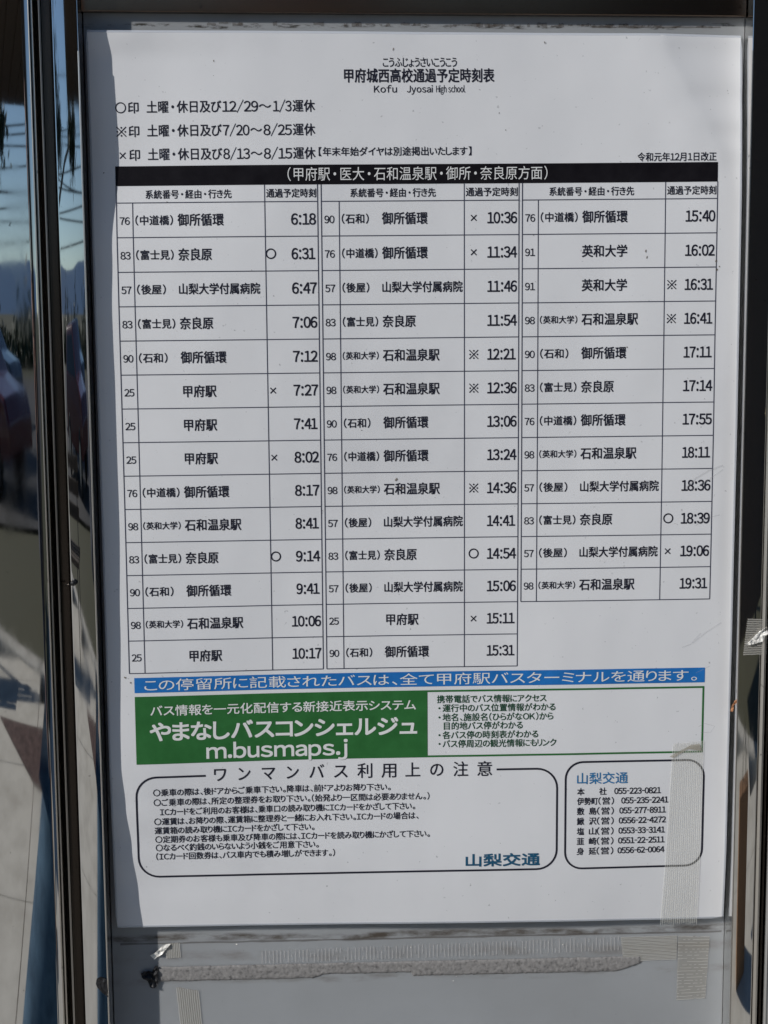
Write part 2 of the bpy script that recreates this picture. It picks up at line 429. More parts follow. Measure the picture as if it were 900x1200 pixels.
N_, F_, K_, I_, E_ = ('76', '（中道橋）', '御所循環'), ('83', '（富士見）', '奈良原'), ('25', '', '甲府駅'), ('90', '（石和）', '御所循環'), ('98', '（英和大学）', '石和温泉駅')
H_, U_ = ('57', '（後屋）', '山梨大学付属病院'), ('91', '', '英和大学')
ROWS = [[(N_, '', '6:18'), (F_, 'o', '6:31'), (H_, '', '6:47'), (F_, '', '7:06'), (I_, '', '7:12'), (K_, 'x', '7:27'), (K_, '', '7:41'), (K_, 'x', '8:02'),
         (N_, '', '8:17'), (E_, '', '8:41'), (F_, 'o', '9:14'), (I_, '', '9:41'), (E_, '', '10:06'), (K_, '', '10:17')],
        [(I_, 'x', '10:36'), (N_, 'x', '11:34'), (H_, '', '11:46'), (F_, '', '11:54'), (E_, '*', '12:21'), (E_, '*', '12:36'), (I_, '', '13:06'), (N_, '', '13:24'),
         (E_, '*', '14:36'), (H_, '', '14:41'), (F_, 'o', '14:54'), (H_, '', '15:06'), (K_, 'x', '15:11'), (I_, '', '15:31')],
        [(N_, '', '15:40'), (U_, '', '16:02'), (U_, '*', '16:31'), (E_, '*', '16:41'), (I_, '', '17:11'), (F_, '', '17:14'), (N_, '', '17:55'), (E_, '', '18:11'),
         (H_, '', '18:36'), (F_, 'o', '18:39'), (H_, 'x', '19:06'), (E_, '', '19:31')]]
B = .023
for (x0, xn, xt, x1, n), rows in zip(COL, ROWS):
    for k, ((num, via, dest), mark, t) in enumerate(rows):
        zc = ZH + (k + .5) * PITCH + .1
        p = Print(); dx = x0 + 28.3
        if via:
            if len(via) == 6: p.text(via, xn + 1.0, x0 + 26.2, zc, 3.5, B)
            elif len(via) == 5: p.text(via, xn + 1.2, x0 + 26.0, zc, 4.3, B)
            else: p.text(via, xn + 1.2, x0 + 22.0, zc, 4.3, B)
        wch = {3: 5.25, 4: 5.4, 5: 5.4, 8: 4.75}[len(dest)]
        if dest == '甲府駅': dx += .8
        p.text(dest, dx, dx + wch * len(dest) - .3, zc - .1, 4.9 if len(dest) == 8 else 5.4, B)
        o = p.build('timetable_entry', M_ink)
        Print().text(num, x0 + 1.4, x0 + 6.0, zc + .25, 3.35, .012, latin=True).build('route_number', M_ink, o)
        q = Print()
        wt = 11.4 if len(t) == 4 else 14.3
        nar = t.count('1') * .45
        q.text(t, x1 - 1.0 - wt + (.5 if t[0] == '1' else 0), x1 - (1.5 if t[-1] == '1' else 1.0), zc, 4.95, .024, latin=True)
        mxc = x0 + 71.4 if x0 < 190 else x0 + 71.0
        if mark == 'o': q.ring(mxc, zc - .1, 2.15, .62)
        elif mark == 'x': cross(q, mxc, zc, 1.3, .52)
        elif mark == '*': kome(q, mxc, zc, 2.1)
        q.build('departure_time', M_ink, o)

bb = Print().rect(12.8, 301.3, 290.5, 308.7).build('blue_banner', M_blue)
Print().text('この停留所に記載されたバスは、全て甲府駅バスターミナルを通ります。', 17.6, 286.6, 305.0, 5.6, .004, lift=.22).build('blue_banner_text', M_white, bb)

gb = Print().rect(12.8, 310.6, 154.6, 344.2)
gb.rect(154.6, 310.6, 290.4, 311.5).rect(289.5, 311.5, 290.4, 344.2).rect(154.6, 343.3, 289.5, 344.2)
gb = gb.build('green_notice', M_green)
Print().text('バス情報を一元化配信する新接近表示システム', 20.2, 148.9, 317.7, 5.1, .018, lift=.22).build('green_notice_heading', M_white, gb)
Print().text('やまなしバスコンシェルジュ', 19.8, 149.3, 328.2, 9.2, .036, lift=.22, res=5).build('green_notice_name', M_white, gb)
Print().text('m.busmaps.j', 46.8, 115.3, 338.6, 7.1, .030, lift=.22, latin=True, res=5).build('green_notice_address', M_white, gb)
p = Print()
for s, x, x1, z in (('携帯電話でバス情報にアクセス', 159.3, 212.8, 314.9), ('・運行中のバス位置情報がわかる', 160.0, 217.2, 319.4), ('・地名、施設名（ひらがなOK）から', 160.0, 216.2, 324.0),
                    ('目的地バス停がわかる', 162.6, 201.2, 328.3), ('・各バス停の時刻表がわかる', 160.0, 208.8, 332.9), ('・バス停周辺の観光情報にもリンク', 160.0, 217.8, 337.3)):
    p.text(s, x, x1, z + .3, 3.75, .02, lift=.14)
p.build('green_notice_list', M_gtext, gb)

def rrect(x0, z0, x1, z1, r, seg=8):
    out = []
    for cx, cz, a0 in ((x1 - r, z0 + r, -90), (x1 - r, z1 - r, 0), (x0 + r, z1 - r, 90), (x0 + r, z0 + r, 180)):
        out += [(cx + r * math.cos(math.radians(a0 + 90 * k / seg)), cz + r * math.sin(math.radians(a0 + 90 * k / seg))) for k in range(seg + 1)]
    return out
def dense(pts, closed, step=4):
    out = []; n = len(pts)
    for i in range(n if closed else n - 1):
        a, b = Vector(pts[i]), Vector(pts[(i + 1) % n]); k = max(1, int((b - a).length / step))
        out += [tuple(a + (b - a) * t / k) for t in range(k)]
    if not closed: out.append(pts[-1])
    return out
r = rrect(12.2, 350.9, 218.4, 402.3, 10)
path = [(188.5, 350.9)] + r + [(46.0, 350.9)]
nb = Print().stroke(dense(path, False), .95).build('passenger_notice_box', M_ink)
p = Print(); s = 'ワンマンバス利用上の注意'
for k, ch in enumerate(s):
    cx = 53.0 + k * (182.6 - 53.0) / 11; wd = {'の': 6.4, 'ン': 5.8, 'ス': 6.6, 'ワ': 5.8, 'マ': 6.4}.get(ch, 7.2)
    p.text(ch, cx - wd / 2, cx + wd / 2, 350.4, 7.3, .010)
p.build('notice_title', M_ink, nb)
p = Print()
for s, x, x1, z in (('〇乗車の際は、後ドアからご乗車下さい。降車は、前ドアよりお降り下さい。', 20.3, 136.3, 358.8), ('〇ご乗車の際は、所定の整理券をお取り下さい。（始発より一区間は必要ありません。）', 20.4, 155.4, 363.8),
                    ('ICカードをご利用のお客様は、乗車口の読み取り機にICカードをかざして下さい。', 23.4, 148.3, 368.7), ('〇運賃は、お降りの際、運賃箱に整理券と一緒にお入れ下さい。ICカードの場合は、', 20.4, 150.0, 373.6),
                    ('運賃箱の読み取り機にICカードをかざして下さい。', 20.5, 98.6, 378.3), ('〇定期券のお客様も乗車及び降車の際には、ICカードを読み取り機にかざして下さい。', 20.6, 155.5, 382.9),
                    ('〇なるべく釣銭のいらないよう小銭をご用意下さい。', 20.7, 100.6, 387.2), ('（ICカード回数券は、バス車内でも積み増しができます。）', 20.8, 108.6, 391.7)):
    p.text(s, x, x1, z, 3.55, .02, res=2)
p.build('notice_text', M_ink, nb)
Print().text('山梨交通', 173.4, 210.0, 397.1, 6.2, .040, res=4).build('company_wordmark', M_logo, nb)

cb = Print().stroke(dense(rrect(222.6, 347.9, 291.2, 402.4, 8.5), True), .95, closed=True).build('contact_box', M_ink)
Print().text('山梨交通', 228.3, 253.4, 356.3, 5.6, .016, res=4).build('contact_company_name', M_logo2, cb)
p = Print()
for k, (a, b, num) in enumerate((('本', '社', '055-223-0821'), ('伊勢町', '', '055-235-2241'), ('敷', '島', '055-277-8911'), ('鰍', '沢', '0556-22-4272'), ('塩', '山', '0553-33-3141'), ('韮', '崎', '0551-22-2511'), ('身', '延', '0556-62-0064'))):
    z = (363.0, 367.9, 373.0, 378.1, 383.3, 388.4, 393.5)[k]
    if b:
        p.text(a, 228.4, 231.9, z, 3.6, .024); dx = (239.3, 234.4)[k > 0]
        p.text(b, dx, dx + 3.6, z, 3.6, .024)
    else: p.text(a, 228.4, 238.6, z, 3.6, .024)
    if k: p.text('（営）', 238.3 if k > 1 else 238.9, 246.6, z, 3.6, .022)
    x0, x1 = ((246.8, 269.9), (250.3, 273.7), (249.4, 272.6), (249.2, 272.7), (249.1, 272.3), (249.0, 272.2), (248.8, 272.2))[k]
    p.text(num, x0, x1, z, 2.95, .030, latin=True, res=2)
p.build('contact_numbers', M_ink, cb)

# scuffs and specks of dirt stuck on the film
def blob(P, x, z, r, lift=.2, sq=1.0, rot=0.0, n=9):
    pts = [(x, z)]
    for i in range(n):
        a = i * math.tau / n; rr = r * random.uniform(.55, 1.15)
        u, v = rr * math.cos(a), rr * sq * math.sin(a)
        pts.append((x + u * math.cos(rot) - v * math.sin(rot), z + u * math.sin(rot) + v * math.cos(rot)))
    P.add(pts, [(0, i + 1, (i + 1) % n + 1) for i in range(n)], lift)
M_speck = mat('brown_speck', (.16, .13, .10), .8, 0, .2, Alpha=.75)
p = Print()
for x, z, r, s, a in ((258.5, 100.0, .5, 1.9, .2), (259.0, 103.0, .35, 2.5, .1), (291.9, 105, .5, 2, .2), (292.4, 109, .5, 1.6, .4), (293.5, 107.6, .4, 1, 0), (146, 149, .4, 2, .5), (140, 207, .6, 1.8, .6),
                      (143, 211, .5, 2.0, .3), (123.5, 183, .3, 1, 0), (8.5, 301, .9, .6, .1), (11.0, 303.5, .5, .8, .5), (57, 12, .25, 3, .1), (139.8, 7, .3, 2.6, .3), (210, 4, .25, 2, .1), (189, 36, .3, 2, .2),
                      (192, 43.8, .3, 1, 0), (44, 303, .4, .7, 0), (34, 75.6, .3, 1, .1), (5, 62, .35, 1, 0), (250, 145, .4, 1, .2)):
    blob(p, x, z, r, .2, s, a)
for _ in range(130):
    blob(p, random.uniform(3, 300), random.uniform(3, 425), random.uniform(.06, .16), .2, random.uniform(.8, 2), random.uniform(0, 3), 6)
o = p.build('dirt_specks', M_speck); o['kind'] = 'stuff'
M_scuff = mat('dull_scuff', (.52, .52, .53), .6, 0, .2, Alpha=.2)
p = Print()
def scuff(P, pts, w, lift=.19):
    P.stroke(dense(pts, False, 2), w, lift)
for pts, ww in (([(279, 213), (284, 208), (290, 204.5), (297, 202)], .9), ([(282, 214), (290, 209), (297, 204)], .5), ([(284, 231), (291, 227), (296, 226)], .4),
                ([(284, 289), (290, 284), (298, 279)], .6), ([(279, 291), (283, 289.5), (288, 284)], .5), ([(286, 304), (290, 302), (293, 300.5)], .3), ([(240, 160), (243, 166)], .3),
                ([(288, 331), (291, 329.5), (296, 331), (294, 334), (289, 334)], .3)):
    scuff(p, pts, ww)
o = p.build('scuff_marks', M_scuff); o['kind'] = 'stuff'

# ------------------------------------------------------------------ display case
case = empty('display_case', mm(151, 7, 600)); tag(case, 'stainless steel display case with a grey back panel holding the timetable', 'display case')
def in_case(o): return adopt(o, case)
ZT, ZB = -48, 620
# back panel
vs, fs = [], []
a, b = 60, 120
prof = [(-3, PANEL_Y), (305, PANEL_Y), (305, PANEL_Y + 4), (-3, PANEL_Y + 4)]
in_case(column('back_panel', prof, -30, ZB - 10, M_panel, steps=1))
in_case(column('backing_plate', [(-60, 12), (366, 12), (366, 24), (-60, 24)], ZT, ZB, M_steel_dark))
# stiles: polished strip with rolled edges. The face leans a little to the left
in_case(column('frame_stile', round_poly([(-15.3, 11.5), (-3.4, 11.5), (-3.4, -7.5), (-15.3, -6.95)], [0, 0, .55, .7], 5), ZT, ZB, M_steel))
in_case(column('frame_stile', round_poly([(305.2, 11.5), (316.2, 11.5), (316.2, -7.2), (305.2, -7.5)], [0, 0, .7, .45], 5), ZT, ZB, M_steel))
# bright burr along each inner edge
in_case(column('edge_trim', round_poly([(305.0, -6.9), (305.0, -7.8), (305.65, -7.9), (305.65, -6.9)], .15, 2), 9, ZB, M_steel_edge))
in_case(column('edge_trim', round_poly([(-4.0, -7.62), (-3.5, -7.75), (-3.2, -7.4), (-3.3, -6.9)], .1, 2), 9, ZB, M_steel_edge))
# stepped outer flanges
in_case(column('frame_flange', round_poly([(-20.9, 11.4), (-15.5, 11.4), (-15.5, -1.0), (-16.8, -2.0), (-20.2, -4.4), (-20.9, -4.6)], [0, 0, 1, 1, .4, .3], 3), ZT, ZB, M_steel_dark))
in_case(column('frame_flange', round_poly([(-21.0, 11.4), (-20.95, -5.0), (-20.4, -6.2), (-21.2, -6.3), (-21.6, -5.0), (-21.6, 11.4)], .1, 2), ZT, ZB, M_steel_edge))
in_case(column('frame_flange', round_poly([(316.4, 11.4), (318.6, 11.4), (318.6, -8.4), (317.6, -8.8), (316.4, -7.6)], [0, 0, .4, .4, .3], 3), ZT, ZB, M_steel_edge))
# top rail, set shallower than the stiles and a touch out of level
def rail(name, x0, x1, z0, z1, y0, y1, m, dz=0.0, rad=.6):
    pr = round_poly([(y0, z0), (y1, z0), (y1, z1), (y0, z1)], [rad, 0, 0, rad], 4)   # (y, z)
    vs = [mm(x0, y, z + dz * 0) for y, z in pr] + [mm(x1, y, z + dz) for y, z in pr]; n = len(pr)
    fs = [(i, (i + 1) % n, n + (i + 1) % n, n + i) for i in range(n)] + [tuple(range(n)), tuple(reversed(range(n, 2 * n)))]
    o = mesh_obj(name, vs, fs, m, None, angle=35)
    bm = bmesh.new(); bm.from_mesh(o.data); bmesh.ops.recalc_face_normals(bm, faces=bm.faces); bm.to_mesh(o.data); bm.free(); return in_case(o)
rail('top_rail', -3.2, 304.6, -47, -10.3, 3.0, 11, steel('brown_reflection_steel', (.20, .155, .125), .22, .1), 2.3)  # dark brown reflection put into the rail's steel colour
rail('bottom_rail', -3.2, 304.6, 575, 615, -6, 11, M_steel)
# latch pin with a black knob on the left stile
bm = bmesh.new()
bmesh.ops.create_uvsphere(bm, u_segments=16, v_segments=10, radius=.0014); bmesh.ops.scale(bm, vec=(1.0, 1.25, 1.0), verts=bm.verts)
kb = bm_obj('latch_knob', bm, M_black, None, True); kb.location = mm(-13.7, -8.4, 253.6); in_case(kb)
bm = bmesh.new()
bmesh.ops.create_cone(bm, cap_ends=True, segments=14, radius1=.0005, radius2=.0005, depth=.004, matrix=Matrix.Rotation(math.pi / 2, 4, 'Y'))
kb = bm_obj('latch_pin', bm, M_steel_dark, None, True); kb.location = mm(-15.6, -7.0, 254.6); in_case(kb)
# caked dirt on the panel: under the top rail
def on_panel(x, z): return 107.5 + (x - 107.5) * 1.0093, 127.1 + (z - 127.1) * 1.0093
def panel_patch(name, outline, m, lift=.15, parent=None):
    pts = [on_panel(*q) for q in outline]
    vs = [mm(x, PANEL_Y - lift, z) for x, z in pts]
    return mesh_obj(name, vs, [tuple(range(len(vs)))], m)
def ragged(x0, z0, x1, z1, amp, n=40, amp2=None):
    amp2 = amp if amp2 is None else amp2
    top = [(x0 + (x1 - x0) * i / n, z0 + random.uniform(-amp, amp)) for i in range(n + 1)]
    bot = [(x1 + (x0 - x1) * i / n, z1 + random.uniform(-amp2, amp2)) for i in range(n + 1)]
    return top + bot
vs, fs = [], []
def add_poly(pts, lift):
    o = len(vs); vs.extend([mm(x, PANEL_Y - lift, z) for x, z in [on_panel(*q) for q in pts]]); fs.append(tuple(range(o, o + len(pts))))
x = 50.0
while x < 292:
    dens = math.exp(-((x - 205) / 55) ** 2) + .25
    if random.random() < dens:
        ww = random.uniform(1.2, 5); add_poly(ragged(x, -5.2 + random.uniform(-.4, .8) + (x - 50) * .006, x + ww, -3.9 + random.uniform(-.5, .6) + (x - 50) * .006, .35, 5), random.uniform(.12, .25))
    x += random.uniform(1.5, 4.5)
add_poly(ragged(232, -3.0, 292, -2.3, .15, 30), .11)
add_poly(ragged(2, 436.2, 302, 437.1, .2, 60), .11)
x = 5
while x < 300 and False:
    ww = random.uniform(6, 20); add_poly(ragged(x, 433.2 + random.uniform(-.5, .5), x + ww, 434.9 + random.uniform(-.5, .9), .35, 8), random.uniform(.12, .2)); x += ww + random.uniform(4, 26)
g = mesh_obj('grime', vs, fs, M_grime); g['kind'] = 'stuff'; in_case(g)

vs, fs = [], []
for x, z, r in ((59.5, 437.9, .55), (167, 459.5, .45), (168.5, 457.2, .25), (222, 441.8, .5), (146, 441.5, .5), (178, 446, .4), (203, 443, .35), (215, 440.5, .3), (97, 449.5, .3), (262, 446, .3)):
    X, Z = on_panel(x, z); o = len(vs); vs.append(mm(X, PANEL_Y - .5, Z))
    for k in range(6):
        a = k * math.tau / 6; rr = r * random.uniform(.5, 1.2); vs.append(mm(X + rr * math.cos(a), PANEL_Y - .1, Z + rr * math.sin(a) * .7))
    fs += [(o, o + 1 + k, o + 1 + (k + 1) % 6) for k in range(6)]
g = mesh_obj('specks_and_glints', vs, fs, M_scrap); g['kind'] = 'stuff'; in_case(g)  # white specks, a few of them glints made as solid white flakes
vs, fs = [], []
for _ in range(90):
    x, z = random.uniform(4, 300), random.uniform(436, 482); r = random.uniform(.06, .18); X, Z = on_panel(x, z); o = len(vs)
    for k in range(5): a = k * math.tau / 5; vs.append(mm(X + r * math.cos(a), PANEL_Y - .1, Z + r * math.sin(a) * random.uniform(.6, 1.8)))
    fs.append(tuple(range(o, o + 5)))
g = mesh_obj('dirt_specks', vs, fs, M_grime); g['kind'] = 'stuff'; in_case(g)

# ------------------------------------------------------------------ posts either side
pl = empty('steel_post', (-0.0395, .0, 0)); tag(pl, 'polished steel post left of the display case, mirroring sky, road and jeans', 'post')
o = column('post_body', round_poly([(-66, 11), (-25.2, 11), (-25.2, -8), (-66, -8)], [0, 0, 3.6, 3.6], 8), -420, (TOP) * 1000, M_steel); adopt(o, pl)
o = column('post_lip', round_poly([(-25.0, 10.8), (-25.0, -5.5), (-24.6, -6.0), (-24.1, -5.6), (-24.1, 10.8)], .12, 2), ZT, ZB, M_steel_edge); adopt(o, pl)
pr = empty('steel_post', (.3395, .0, 0)); tag(pr, 'dull steel post at the right edge beside the display case', 'post')
o = column('post_body', round_poly([(321.0, 11), (362, 11), (362, -11), (321.0, -11)], [0, 0, 2, 2.2], 6), -420, TOP * 1000, M_steel); adopt(o, pr)
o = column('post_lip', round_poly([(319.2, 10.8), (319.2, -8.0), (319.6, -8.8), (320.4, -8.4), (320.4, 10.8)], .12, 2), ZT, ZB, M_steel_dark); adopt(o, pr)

# ------------------------------------------------------------------ tapes
random.seed(41)
def tape(name, corners, ribs, along, m_film, m_fil, yfun, label, lift=.35, rag=.5, fil=.45, step=3, comb=0.0, cat='tape', group=None, dash=0.0, wob=.08):
    """corners tl,tr,br,bl in mm; ribs run 'z' (down) or 'x' (across)"""
    tl, tr, br, bl = [Vector(q) for q in corners]
    def P(u, v): q = (tl * (1 - u) + tr * u) * (1 - v) + (bl * (1 - u) + br * u) * v; return q
    cx = (tl + tr + br + bl) / 4
    root = empty(name, mm(cx.x, yfun(cx.x, cx.y), cx.y)); tag(root, label, cat, group)
    H = ((bl - tl).length, (tr - tl).length); nv = max(3, int(H[0] / step)); nu = max(4, int(H[1] / 1.2))
    vs, fs = [], []
    jt = [random.uniform(-rag, rag) for _ in range(nu + 1)]; jb = [random.uniform(-rag, rag) for _ in range(nu + 1)]
    for j in range(nv + 1):
        for i in range(nu + 1):
            q = P(i / nu, j / nv)
            if j == 0: q = q + Vector((0, jt[i]))
            if j == nv: q = q + Vector((0, jb[i]))
            vs.append(mm(q.x, yfun(q.x, q.y) - lift - wob * noise.noise(Vector((q.x / 3, q.y / 5, 0))), q.y))
    for j in range(nv):
        for i in range(nu):
            a = j * (nu + 1) + i; fs.append((a, a + nu + 1, a + nu + 2, a + 1))
    adopt(mesh_obj('tape_film', vs, fs, m_film, smooth=True), root)
    vs, fs = [], []
    for k in range(ribs + 1):
        t = k / ribs; a0, a1 = (random.uniform(0, .015), 1 + comb * random.random()) 
        n = nv if along == 'z' else nu
        seg = [(a0 + (a1 - a0) * s / n) for s in range(n + 1)]
        for s in range(n):
            if dash and random.random() < dash: continue
            pts = []
            for e in (seg[s], seg[s + 1]):
                q = P(t, e) if along == 'z' else P(e, t)
                d = Vector((fil / 2, 0)) if along == 'z' else Vector((0, fil / 2))
                jx = .22 * noise.noise(Vector((k * 3.3, e * 6, 1))); q = q + (Vector((jx, 0)) if along == 'z' else Vector((0, jx)))
                for w_, hh in ((-1, 0), (0, .09), (1, 0)):
                    r_ = q + d * w_; pts.append(mm(r_.x, yfun(q.x, q.y) - lift - .06 - hh, r_.y))
            o = len(vs); vs.extend(pts); fs += [(o, o + 1, o + 4, o + 3), (o + 1, o + 2, o + 5, o + 4)]
    f = adopt(mesh_obj('filaments', vs, fs, m_fil), root); f['kind'] = 'stuff'
    return root
flat = lambda x, z: PANEL_Y
def PC(*pts): return [on_panel(*q) for q in pts]
t0 = tape('tape_strip', [(275.6, 339.0), (290.6, 337.6), (289.8, 432.6), (271.6, 432.6)], 17, 'z', M_tape, M_fil, lambda x, z: sheet_y(x, min(z, 428)), 'clear ribbed tape strip frayed at its end over the bottom right corner of the timetable', rag=.35, fil=.38, comb=.012)
bm = bmesh.new()       # folded-over top end of that strip
pts = [(273.8, 345.5), (284.5, 339.6), (288.5, 339.2), (290.0, 343.0), (283.0, 341.8), (276.0, 346.2)]
vs = [mm(x, sheet_y(x, z) - (.8 if i in (1, 2) else .45), z) for i, (x, z) in enumerate(pts)]
o = mesh_obj('folded_end', vs, [(0, 1, 4, 5), (1, 2, 3, 4)], mat('folded_tape', (.42, .38, .30), .4, Alpha=.65)); adopt(o, t0)

tape('tape_scrap', PC((24.8, 436.6), (31.2, 436.4), (31.6, 444.0), (24.6, 444.4)), 8, 'z', M_tape_old, M_fil_old, flat, 'small torn tape scrap with a curled end, below the left part of the timetable', rag=.25)
tape('tape_scrap', PC((29.2, 459.5), (40.0, 461.5), (41.5, 482), (31.0, 482)), 10, 'z', M_tape_old, M_fil_old, flat, 'weathered ribbed tape scrap at the bottom edge under the left end of the foam strip', rag=.3)
tape('tape_scrap', PC((251, 438.6), (279.5, 438.4), (279.5, 450.6), (252.5, 451.2)), 16, 'x', M_tape_old, M_fil_old, flat, 'ribbed tape scrap overlapping the right end of the foam strip', rag=.25, fil=.35)
tape('tape_scrap', PC((280.0, 438.6), (296, 439.2), (294.4, 471.5), (279.8, 472.2)), 20, 'x', M_tape_old, M_fil_old, flat, 'upright weathered tape scrap below the corner of the timetable, right of the other scraps', rag=.4, fil=.35, dash=.3)
tape('tape_trace', PC((72, 441.5), (250, 438.2), (250, 445.3), (72, 448.0)), 96, 'z', mat('tape_glue_film', (.5, .5, .5), .5, Alpha=.10), mat('tape_glue_ribs', (.62, .60, .57), .6, Alpha=.36), flat,
     'long faint ribbed trace left by removed tape between timetable and foam strip', rag=.9, fil=.5, dash=.18, cat='tape trace')
sf = lambda x, z: -7.45
t1 = tape('tape_scrap', [(309.2, 275.9), (319.3, 276.3), (319.0, 293.0), (307.4, 293.4)], 16, 'x', M_tape, mat('dusty_filament', (.46, .44, .40), .5, Alpha=.7), sf, 'square of ribbed tape wrapped on the right steel frame with a crumpled white flap', rag=.3, fil=.45)
def crumple(name, outline, m, y, parent, amp=1.0, seed=0, sub=5):
    """crumpled little sheet: fan subdivided and pushed by noise"""
    bm = bmesh.new(); c = Vector((sum(p[0] for p in outline) / len(outline), sum(p[1] for p in outline) / len(outline)))
    cv = bm.verts.new((c.x, 0, c.y)); ov = [bm.verts.new((p[0], 0, p[1])) for p in outline]
    for i in range(len(ov)): bm.faces.new((cv, ov[i], ov[(i + 1) % len(ov)]))
    bmesh.ops.subdivide_edges(bm, edges=bm.edges, cuts=sub, use_grid_fill=True)
    vsx = []
    for v in bm.verts:
        r = noise.noise(Vector((v.co.x / 2.0 + seed, v.co.z / 2.0, seed))) + .5 * noise.noise(Vector((v.co.x + seed, v.co.z, 4)))
        v.co = mm(v.co.x, y - amp * (.6 + r), v.co.z)
    return adopt(bm_obj(name, bm, m, None, False), parent)
crumple('crumpled_flap', [(308.2, 288.2), (312, 284.5), (315.5, 281.0), (318.7, 279.6), (318.9, 283.0), (316.4, 286.6), (311.5, 288.3)], M_scrap, -8.2, t1, 1.1, 3)
# curled end of the left scrap
cs = [o for o in C.objects if o.name.startswith('tape_scrap') and 'curled' in o.get('label', '')][0]
crumple('curled_end', PC((16.6, 442.3), (19.0, 441.0), (23.5, 436.9), (27.0, 436.6), (25.5, 438.2), (22.8, 441.5), (18.6, 444.4)), M_scrap, PANEL_Y - .6, cs, .9, 8)

# ------------------------------------------------------------------ foam adhesive strip on the panel
root = empty('foam_strip', mm(120, PANEL_Y, 453)); tag(root, 'long grainy grey-brown strip of old foam adhesive under the timetable', 'adhesive strip')
nxx, nyy = 420, 10; vs, fs = [], []
for j in range(nyy + 1):
    for i in range(nxx + 1):
        x = 19.5 + (262 - 19.5) * i / nxx
        zt = 448.8 + .35 * noise.noise(Vector((x / 1.5, 0, 5))) + .3 * noise.noise(Vector((x / 9, 0, 2))) - (x - 20) * .0005
        zb = 456.4 + .35 * noise.noise(Vector((x / 1.3, 2, 7))) + .3 * noise.noise(Vector((x / 8, 4, 2)))
        if 97 < x < 147: zb -= 1.9 * min(1, (x - 97) / 5) * min(1, (147 - x) / 1.0)
        if x > 250: zb -= (x - 250) ** 1.1 * .30 + .5 * noise.noise(Vector((x / .8, 0, 3)))
        if x > 252: zt += 0.0
        if zb < zt + .3: zb = zt + .3
        v = j / nyy; z = zt + (zb - zt) * v
        edge = min(v, 1 - v) * 2; e2 = min(1, (x - 19.5) / 1.5, (262 - x) / 1.5)
        h = (.55 * min(1, edge * 4) * max(0, e2)) * (1 + .22 * noise.noise(Vector((x / 1.1, z / 1.1, 0))) + .25 * noise.noise(Vector((x / 6, z / 6, 0)))) + .02
        X, Z = on_panel(x, z); vs.append(mm(X, PANEL_Y - .1 - h, Z))
for j in range(nyy):
    for i in range(nxx):
        a = j * (nxx + 1) + i; fs.append((a, a + nxx + 1, a + nxx + 2, a + 1))
adopt(mesh_obj('foam_body', vs, fs, M_foam), root)
crumple('torn_black_end', PC((11.6, 451.6), (14.0, 450.2), (17.4, 450.6), (19.3, 447.4), (20.6, 448.3), (19.8, 451.4), (20.4, 456.6), (18.8, 459.2), (16.2, 458.8), (15.0, 455.6), (12.2, 453.6)), M_torn, PANEL_Y - .5, root, 1.6, 5)
bt = empty('torn_sticker', mm(-5.5, -7.6, 455)); tag(bt, 'small torn black sticker flake on the left steel frame near the bottom', 'sticker')
crumple('sticker_flake', [(-9.0, 451.2), (-8.0, 450.6), (-6.6, 450.2), (-4.4, 450.9), (-3.9, 453), (-3.6, 460.4), (-5.0, 459.4), (-7.2, 457.2), (-8.6, 455.6), (-9.4, 453.4)], M_torn, -7.6, bt, .35, 11)
rs = empty('rusty_scrap', mm(304.9, -3, 319.5)); tag(rs, 'tiny curl of rust-coloured scrap stuck to the right inner frame edge', 'scrap')
crumple('scrap_curl', [(302.4, 322.0), (302.8, 319.4), (304.2, 316.6), (305.6, 315.4), (305.2, 317.8), (303.8, 319.4), (303.6, 322.2)], M_rust, -5.5, rs, .8, 2)
crumple('scrap_flake', [(316.6, 176.6), (317.6, 174.0), (319.4, 173.6), (319.9, 177.2), (318.4, 179.2)], mat('gold_flake', (.6, .52, .34), .3), -9.2, tag(empty('paint_fleck', mm(318, -9, 176)), 'pale yellowish fleck on the right steel post, level with the 17:55 row', 'fleck'), .6, 4)

# ------------------------------------------------------------------ what stands behind the photographer, some of it made up, seen only in the steel
def ground_mat(name, stops, s, bm_=.2, scale=(1, 1, 1), rough=.85):
    m = mat(name, stops[0][1], rough, 0, .3); nz, cr, mp = noise_col(m, stops, scale=scale, s=s, detail=8); bump(m, nz.outputs[0], bm_, .01); return m
M_asph = ground_mat('asphalt', [(.35, (.045, .045, .047)), (.65, (.075, .073, .07))], 30)
M_conc = ground_mat('concrete_paving', [(.3, (.48, .45, .39)), (.6, (.62, .59, .52))], 4)
M_tact = ground_mat('brown_brick_paving', [(.35, (.06, .035, .03)), (.65, (.13, .08, .07))], 14)
M_land = ground_mat('far_land', [(.35, (.05, .055, .03)), (.65, (.09, .085, .05))], .05)
M_hill = mat('hazy_blue_mountain', (.09, .16, .27), .95, 0, .1)
M_leaf = mat('dark_leaves', (.030, .05, .022), .6)
M_bark = mat('bark', (.08, .06, .045), .9)
M_roof = mat('dark_brown_boards', (.045, .03, .022), .6); M_dark = mat('dark_metal', (.03, .03, .032), .5)

def sheetq(name, quads, z, m):
    vs = []; fs = []
    for q in quads:
        o = len(vs); vs += [(x, y, z) for x, y in q]; fs.append(tuple(range(o, o + len(q))))
    o = mesh_obj(name, vs, fs, m); o['kind'] = 'structure'; return o
sheetq('ground', [[(-3000, -3000), (3000, -3000), (3000, 3000), (-3000, 3000)]], -.16, M_land)
sheetq('road', [[(-60, -50), (60, -22), (60, -3.6), (-60, -31.6 + 14)]], -.12, M_asph)
